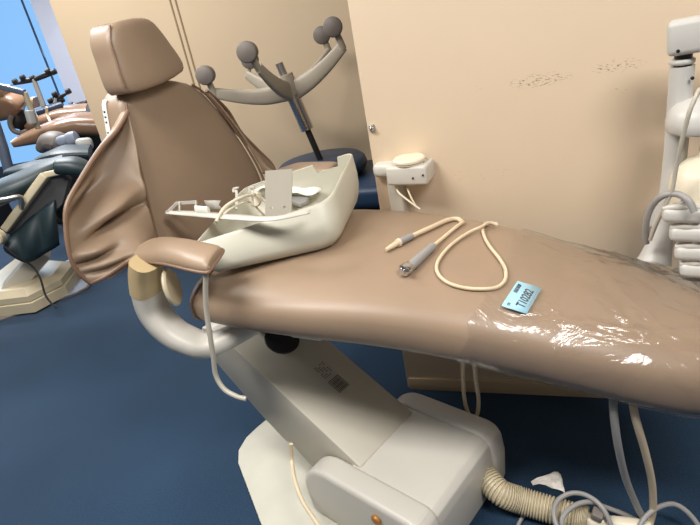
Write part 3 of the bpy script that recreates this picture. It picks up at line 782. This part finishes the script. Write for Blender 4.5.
# ------------------------------------------------------------------ stool turned upside down behind the chair
SC_ = V((-1.235,2.05,0))
BC = thing('examination_chair', 'dark navy padded bench standing behind the cream partition under the upturned stool', 'dental chair', (-1.05,2.08,0))
obj('seat', box((-1.03,2.09,.595), (.66,.46,.10), .035, 5, rot=Matrix.Rotation(.17,3,'Z')), M['navy'], BC, smooth=60)
obj('under_cushion', box((-1.0,2.09,.47), (.64,.44,.11), .035, 5, rot=Matrix.Rotation(.17,3,'Z')), M['navy'], BC, smooth=60)
obj('pedestal', join(box((-1.0,2.09,.22), (.24,.22,.40), .02), box((-1.0,2.09,.03), (.5,.42,.06), .015)), M['shade'], BC)
ST2 = thing('stool', 'wheeled stool with a navy seat and grey five-arm base, upside down by the tan panel', 'stool', (-1.235,2.05,.6475))
zs0 = .6475
obj('seat', lathe([(.10,0),(.18,.004),(.205,.02),(.212,.04),(.205,.062),(.19,.075),(.05,.078)], SC_+V((0,0,zs0)), 40), M['navy'], ST2, smooth=60)
hub = V((-1.298,2.022,1.045))
c0 = SC_+V((0,0,zs0+.075))
def lr(t): return c0.lerp(hub, t)
obj('gas_spring', tube([lr(0), lr(.55)], .014, 16, 2), M['darksteel'], ST2)
obj('sleeve', tube([lr(.45), lr(1.05)], .030, 20, 2), M['chrome'], ST2)
obj('hub', tube([lr(.93), lr(1.2)], .038, 20, 2), M['basegrey'], ST2)
obj('pin', tube([lr(1.15), lr(1.36)], .017, 16, 2), M['steel'], ST2)
for end, cc in (((-1.579,1.86,1.092),(-1.572,1.829,1.171)),((-1.267,1.786,1.17),(-1.268,1.739,1.235)),((-1.045,2.087,1.183),(-1.059,2.056,1.261)),((-1.23,2.315,1.154),(-1.25,2.304,1.231)),((-1.576,2.116,1.124),(-1.55,2.13,1.185))):
    e = V(end); cc = V(cc); d = (e-hub); d.z = 0; d.normalize()
    pth = [hub+d*.02, hub.lerp(e,.35)+V((0,0,-.022)), hub.lerp(e,.68)+V((0,0,-.018)), e]
    LG = obj('leg', tube(pth, [.044,.036,.029,.022], 16, 6, ell=(.45,1.), up=(0,0,1), pw=3), M['basegrey'], ST2, smooth=60)
    side = (V((.35,-.94,.0))).normalized()
    obj('caster', join(disc(cc-side*.002, .039, .022, side, .005, 28), disc(cc-side*.030, .036, .022, side, .005, 28)), M['caster'], LG, smooth=50)
    obj('stem', tube([e-V((0,0,.01)), e.lerp(cc,.5), cc], .014, 12, 2), M['basegrey'], LG)

# ------------------------------------------------------------------ teal dental chair at the left
TC = thing('dental_chair', 'teal upholstered dental chair on a beige base at the left edge', 'dental chair', (-3.35,1.72,0))
dm = 3.05
obj('base_plate', prism([(-3.62,1.10),(-3.30,1.44),(-3.045,1.80),(-3.035,1.88),(-3.09,1.96),(-3.20,1.98),(-4.1,1.75)], (0,0,.0), (1,0,0), (0,1,0), .014, .003), M['mat'], TC)
obj('end_plate', prism([(-3.22,1.72),(-3.10,1.735),(-3.05,1.80),(-3.045,1.87),(-3.09,1.95),(-3.24,1.96)], (0,0,.0145), (1,0,0), (0,1,0), .004, .001), M['greyplate'], TC)
bp = [(-3.618,1.448,0.03),(-3.336,1.472,0.03),(-3.119,1.554,0.03),(-3.092,1.776,0.03),(-3.25,2.0,.03),(-3.9,2.0,.03)]
def hull_box(pts, z0, z1, ins, bev):
    c = sum((V((p[0],p[1],0)) for p in pts), V())/len(pts)
    r0 = [V((p[0],p[1],z0)) for p in pts]; r1 = [V((p[0],p[1],z1)) for p in pts]
    r2 = [V((c.x+(p[0]-c.x)*ins, c.y+(p[1]-c.y)*ins, z1+bev)) for p in pts]
    return loft([r0, r1, r2])
obj('base_lower', hull_box(bp, .014, .075, .98, .004), M['beige'], TC)
obj('base_upper', hull_box([(lerp(-3.5,p[0],.97), lerp(1.75,p[1],.97)) for p in bp], .084, .12, .82, .035), M['beige'], TC)
obj('lift_arm', join(bar((-3.415,1.608,0.1), (-3.232,1.829,0.295), .16, .10, .01), bar((-3.43,1.6,0.118), (-3.591,1.506,0.049), .12, .06, .01)), M['shade'], TC)
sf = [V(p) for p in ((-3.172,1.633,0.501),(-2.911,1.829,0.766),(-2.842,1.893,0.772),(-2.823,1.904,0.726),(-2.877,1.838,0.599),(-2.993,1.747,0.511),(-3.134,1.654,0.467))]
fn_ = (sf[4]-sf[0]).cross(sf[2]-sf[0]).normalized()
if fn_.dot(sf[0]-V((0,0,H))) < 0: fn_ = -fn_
obj('side_panel', loft([sf, [p+fn_*.05 for p in sf]]), M['panel'], TC, smooth=20)  # face of the beige slab turned from the light, shade painted dark grey
obj('side_frame', join(bar((-3.159,1.641,0.524), (-2.897,1.838,0.778), .045, .085, .008, fn_), bar((-2.907,1.832,0.777), (-2.83,1.899,0.775), .035, .06, .008, fn_)), M['beige'], TC)
def blob(pts, rad, name, ell=(1,1), up=(0,0,1), m='teal', pw=2.6, sub=None, par=TC):
    return obj(name, tube(pts, rad, 24, 8, ell=ell, up=up, pw=pw), M[m], par, smooth=80)
blob([(-3.453,1.586,0.695),(-3.289,1.704,0.704),(-3.139,1.825,0.738),(-3.05,1.934,0.778),(-2.974,2.036,0.804)], [.10,.11,.10,.075,.05], 'backrest', (2.0,.62))
blob([(-2.839,1.883,0.811),(-2.77,1.934,0.791),(-2.738,1.976,0.741),(-2.738,1.999,0.636)], [.05,.062,.065,.05], 'side_wing', (1.6,.8))
blob([(-2.976,1.908,0.735),(-2.973,1.909,0.597),(-2.992,1.875,0.495)], [.05,.07,.03], 'back_shell', (1.0,.8), (1,0,0), 'black')
rows = []
ta = [(-3.188,1.623,0.46),(-3.082,1.685,0.524),(-2.983,1.765,0.591),(-2.902,1.824,0.63)]; tb = [(-3.154,1.586,0.402),(-3.092,1.621,0.322),(-3.009,1.692,0.343),(-2.945,1.764,0.376)]
for i in range(9):
    rows.append([cr(ta,6)[j].lerp(cr(tb,6)[j], i/8)+V((.25,-.35,0))*(.10*math.sin(PI*i/8)*(.6+.4*math.sin(j*.9))) for j in range(19)])
obj('side_wing', grid(rows), M['teal'], TC, smooth=180, solid=.02)
obj('arm_bar', tube([(-3.079,1.571,0.716),(-3.014,1.632,0.71),(-2.981,1.685,0.704),(-2.989,1.692,0.675),(-3.024,1.695,0.632)], .014, 12), M['steel'], TC)
obj('hinge', disc((-3.133,1.575,0.51), .045, .05, (.4,-.9,.1), .006), M['beige'], TC)
t = obj('cord', tube([(-3.062,1.535,0.468),(-3.03,1.553,0.398),(-3,1.594,0.315),(-2.968,1.589,0.241),(-2.939,1.559,0.14),(-2.878,1.549,0.071)], .006, 10), M['black']); tag(t, 'thin black cord hanging beside the beige base of the teal chair', 'cord')
blob([(-3.623,2.065,0.749),(-3.508,2.132,0.744),(-3.331,2.234,0.745)], [.03,.05,.04], 'seat_edge', (3.,.7))
t = obj('floor_plate', prism([(0,0),(.14,.03),(.16,.14),(.03,.2)], (-3.673,2.181,0), (1,0,0), (0,1,0), .012, .002), M['greyplate']); tag(t, 'pale grey plate corner on the carpet behind the tan wing', 'floor plate')

# ------------------------------------------------------------------ far tan chairs, upturned black stools and posts by the window
def far_chair(label, pads, d, loc, extra=()):
    r = thing('dental_chair', label, 'dental chair', loc, 0, None)
    for nm, pts, rad, el, m in pads:
        obj(nm, tube([P for P in pts], rad, 20, 8, ell=el, up=(0,0,1), pw=2.6), M[m], r, smooth=70)
    return r
fc = far_chair('brown dental chair with a long tapering footrest pointing left, far by the window', [
    ('seat', [(-4.681,2.782,0.787),(-4.623,2.873,0.802),(-4.533,2.983,0.815),((-4.417,3.108,0.832)),(-4.32,3.222,0.828),(-4.186,3.357,0.784)], [.025,.05,.07,.085,.095,.10], (2.6,1.), 'farleather')], 4.9, (-4.55,2.95,0))
obj('pedestal', join(bar((-4.45,3.12,0), (-4.45,3.12,.76), .3, .24, .02, up=(0,1,0)), box((-4.45,3.12,.05), (.8,.5,.1), .02)), M['black'], fc)
fc2 = far_chair('brown dental chair with a navy stool upturned on its seat, behind the tapering footrest', [
    ('seat', [(-5.043,3.208,0.847),(-4.935,3.329,0.876),(-4.806,3.461,0.887),(-4.642,3.613,0.862)], [.06,.085,.09,.09], (2.4,1.), 'farleather'),
    ('seat_edge', [(-5.058,3.142,0.818),(-4.96,3.256,0.8)], [.05,.06], (2.,1.), 'farleather')], 5.4, (-4.9,3.3,0))
obj('pedestal', bar((-4.75,3.50,0), (-4.75,3.50,.82), .3, .2, .02, up=(0,1,0)), M['black'], fc2)
fb = thing('dental_chair', 'brown headrest and backrest of a chair at the far left edge', 'dental chair', (-5.35,2.7,0))
obj('headrest', tube([(-5.055,3.086,1.205),(-4.975,3.132,1.183)], .065, 20, 6, ell=(1.6,1), up=(0,0,1), pw=4), M['farleather'], fb)
obj('backrest', tube([(-5.296,3.062,1.088),(-5.123,3.104,1.073),(-4.979,3.13,1.073),(-4.932,3.157,1.027)], [.10,.13,.12,.08], 20, 6, ell=(.9,1.), up=(0,1,0), pw=4), M['farleather'], fb)
obj('headrest', tube([(-5.205,3.461,1.032),(-5.173,3.48,1.025)], .06, 18, 4, ell=(1.3,1.1), up=(0,0,1), pw=4), M['farleather'], fc2)
obj('arm_shell', tube([(-4.929,3.043,0.998),(-4.967,3.021,0.943),(-4.971,3.019,0.871),(-4.928,3.044,0.835),(-4.87,3.077,0.84)], .022, 12), M['caster'], fb)
obj('arm_inner', tube([(-4.993,3.122,0.994),(-4.982,3.128,0.937),(-5.013,3.11,0.879)], .07, 14, ell=(1.2,.8)), M['black'], fb)
obj('pedestal', bar((-5.3,2.72,0), (-5.3,2.72,.85), .25, .2, .02, up=(0,1,0)), M['black'], fb)
t = thing('light_arm', 'silver jointed arm bending down over the far brown chairs at the left edge', 'arm', (-4.7,2.6,.8))
obj('upper_arm', bar((-4.489,2.72,1.277), (-4.297,2.831,1.175), .05, .045, .008), M['alu'], t)
obj('lower_arm', bar((-4.299,2.83,1.179), (-4.309,2.824,0.884), .035, .035, .006), M['beige'], t)
obj('handle', bar((-4.275,2.785,1.044), (-4.288,2.778,0.935), .06, .05, .012), M['unit'], t)
t = obj('pole', tube([(-3.884,2.261,1.073),(-3.904,2.249,0.867),(-3.919,2.241,0.783),(-3.957,2.219,0.488)], .035, 16, 2), M['alu']); tag(t, 'slanting grey metal pole at the far left edge before the window', 'pole')
def far_stool(label, c, ends, post, cush=None):
    r = thing('stool', label, 'stool', V(c), 0, 'upturned black stools by the window')
    for e in ends:
        e = V(e); LG = obj('leg', tube([V(c), V(c).lerp(e,.6), e], [.020,.017,.012], 10, 4), M['black'], r)
        obj('caster', disc(e+V((0,0,.01)), .026, .045, (.6,.5,.2), .005, 16), M['black'], LG)
    obj('post', tube([V(c)+V((0,0,.01)), V(post)], .022, 12, 2), M['unit'], r)
    return r
far_stool('black five-arm stool base upturned highest against the bright window', (-4.844,3.323,1.245), [(-5.01,3.227,1.244),(-4.941,3.267,1.265),(-4.868,3.309,1.246),(-4.734,3.387,1.279),(-4.691,3.412,1.266)], (-4.852,3.318,0.956))
fs2 = far_stool('black upturned stool base with a navy seat, beside the window mullion', (-4.772,3.422,1.047), [(-4.847,3.38,1.026),(-4.796,3.409,1.075),(-4.758,3.43,1.016),(-4.682,3.474,1.079)], (-4.823,3.393,0.975))
obj('seat', tube([(-4.932,3.272,0.964),(-4.876,3.362,0.967),(-4.789,3.471,0.983)], [.04,.05,.045], 18, 6, ell=(2.6,1.), up=(0,0,1), pw=3), M['navy'], fs2)
far_stool('black upturned stool base partly behind the tan panel edge', (-4.86,3.66,0.948), [(-4.915,3.628,0.941),(-4.748,3.725,0.968),(-4.795,3.698,0.934)], (-4.911,3.631,0.851))
t = obj('cord', tube([(-4.65,3.204,1.01),(-4.667,3.194,0.942),(-4.575,3.132,0.896),(-4.383,3.012,0.875)], .012, 8), M['hose']); tag(t, 'cream cord hanging over the far brown seat', 'cord')
for i, (c, r0) in enumerate([((-3.841,2.747,0.792),.052),((-3.904,2.711,0.79),.04)]):
    t = obj('instrument', lathe([(.02,-.05),(r0,-.03),(r0*1.1,.0),(r0,.04),(.02,.055)], c, 18, (.8,.5,.1)), M['greyplate'])
    tag(t, ['round pale grey instrument under the far footrest, the larger', 'round pale grey instrument under the far footrest, the smaller'][i], 'instrument')
t = obj('foot_control', bar((-3.742,2.689,0.755), (-3.673,2.787,0.739), .10, .09, .03), M['unit']); tag(t, 'white rounded control head under the far brown footrest', 'control')
t = obj('plastic_bag', tube([(-4.17,2.673,0.743),(-4.096,2.716,0.792),(-4.03,2.754,0.778),(-3.999,2.772,0.706)], [.04,.09,.10,.06], 14, ell=(1.2,.8)), M['caster']); tag(t, 'crumpled grey wrap hanging below the far footrest', 'plastic')
t = obj('bench_top', tube([(-3.787,2.432,0.733),(-3.665,2.503,0.751),(-3.537,2.634,0.713)], [.05,.06,.06], 18, ell=(3.,.6), up=(0,0,1), pw=3), M['teal']); tag(t, 'dark teal seat edge of a chair just behind the nearest teal one', 'seat')

def rot_z(p, a): return V((p.x*math.cos(a)-p.y*math.sin(a), p.x*math.sin(a)+p.y*math.cos(a), p.z))
def loc_wr(p): return V(p)-wr_mid          # wall objects keep world axes
m = wall_mat('cream partition paint', (224,203,176), [
    (tuple(loc_wr((-0.204,1.519,1.057))), (.09,.1,.020), .56, (120,98,80)),
    (tuple(loc_wr((-0.022,1.55,1.066))), (.07,.1,.018), .57, (120,98,80)),
    (tuple(loc_wr((-0.383,1.489,1.055))), (.04,.1,.014), .62, (160,130,104)),
    (tuple(loc_wr((-0.015,1.551,1.006))), (.04,.1,.012), .62, (160,130,104)),
    (tuple(loc_wr((-0.372,1.491,0.811))), (.16,.1,.025), .645, (178,148,118))])
wr.data.materials[0] = m

# ------------------------------------------------------------------ light
def area(name, loc, size, power, col, target=None, sy=None):
    l = bpy.data.lights.new(name, 'AREA'); l.energy = power; l.color = col; l.shape = 'RECTANGLE'; l.size = size; l.size_y = sy or size
    o = bpy.data.objects.new(name, l); COL.objects.link(o); o.location = loc
    d = (V(target) if target else V((loc[0],loc[1],0)))-V(loc)
    o.rotation_euler = d.to_track_quat('-Z','Y').to_euler()
area('ceiling_light', (1.05,.15,2.75), 1.2, 66, (1,.96,.91), sy=.6)
area('ceiling_light', (-1.3,-.1,2.75), 1.2, 66, (1,.97,.92), sy=.6)
area('ceiling_light', (-2.7,1.1,2.75), 1.2, 62, (1,.97,.93), sy=.6)
area('ceiling_light', FD(-2.6,5.4,2.75), 1.2, 130, (.97,.98,1), sy=.6)
area('daylight', FD(-4.3,fd-.25,1.7), 2.4, 60, (.72,.86,1), target=FD(-3.0,1.5,.6), sy=2.4)
w = bpy.data.worlds.new('world'); sc.world = w; w.use_nodes = True
w.node_tree.nodes['Background'].inputs[0].default_value = (1,.97,.94,1)
w.node_tree.nodes['Background'].inputs[1].default_value = .17
sc.view_settings.view_transform = 'Standard'; sc.view_settings.look = 'None'; sc.view_settings.gamma = 1; sc.view_settings.exposure = 0
sc.view_settings.use_curve_mapping = False
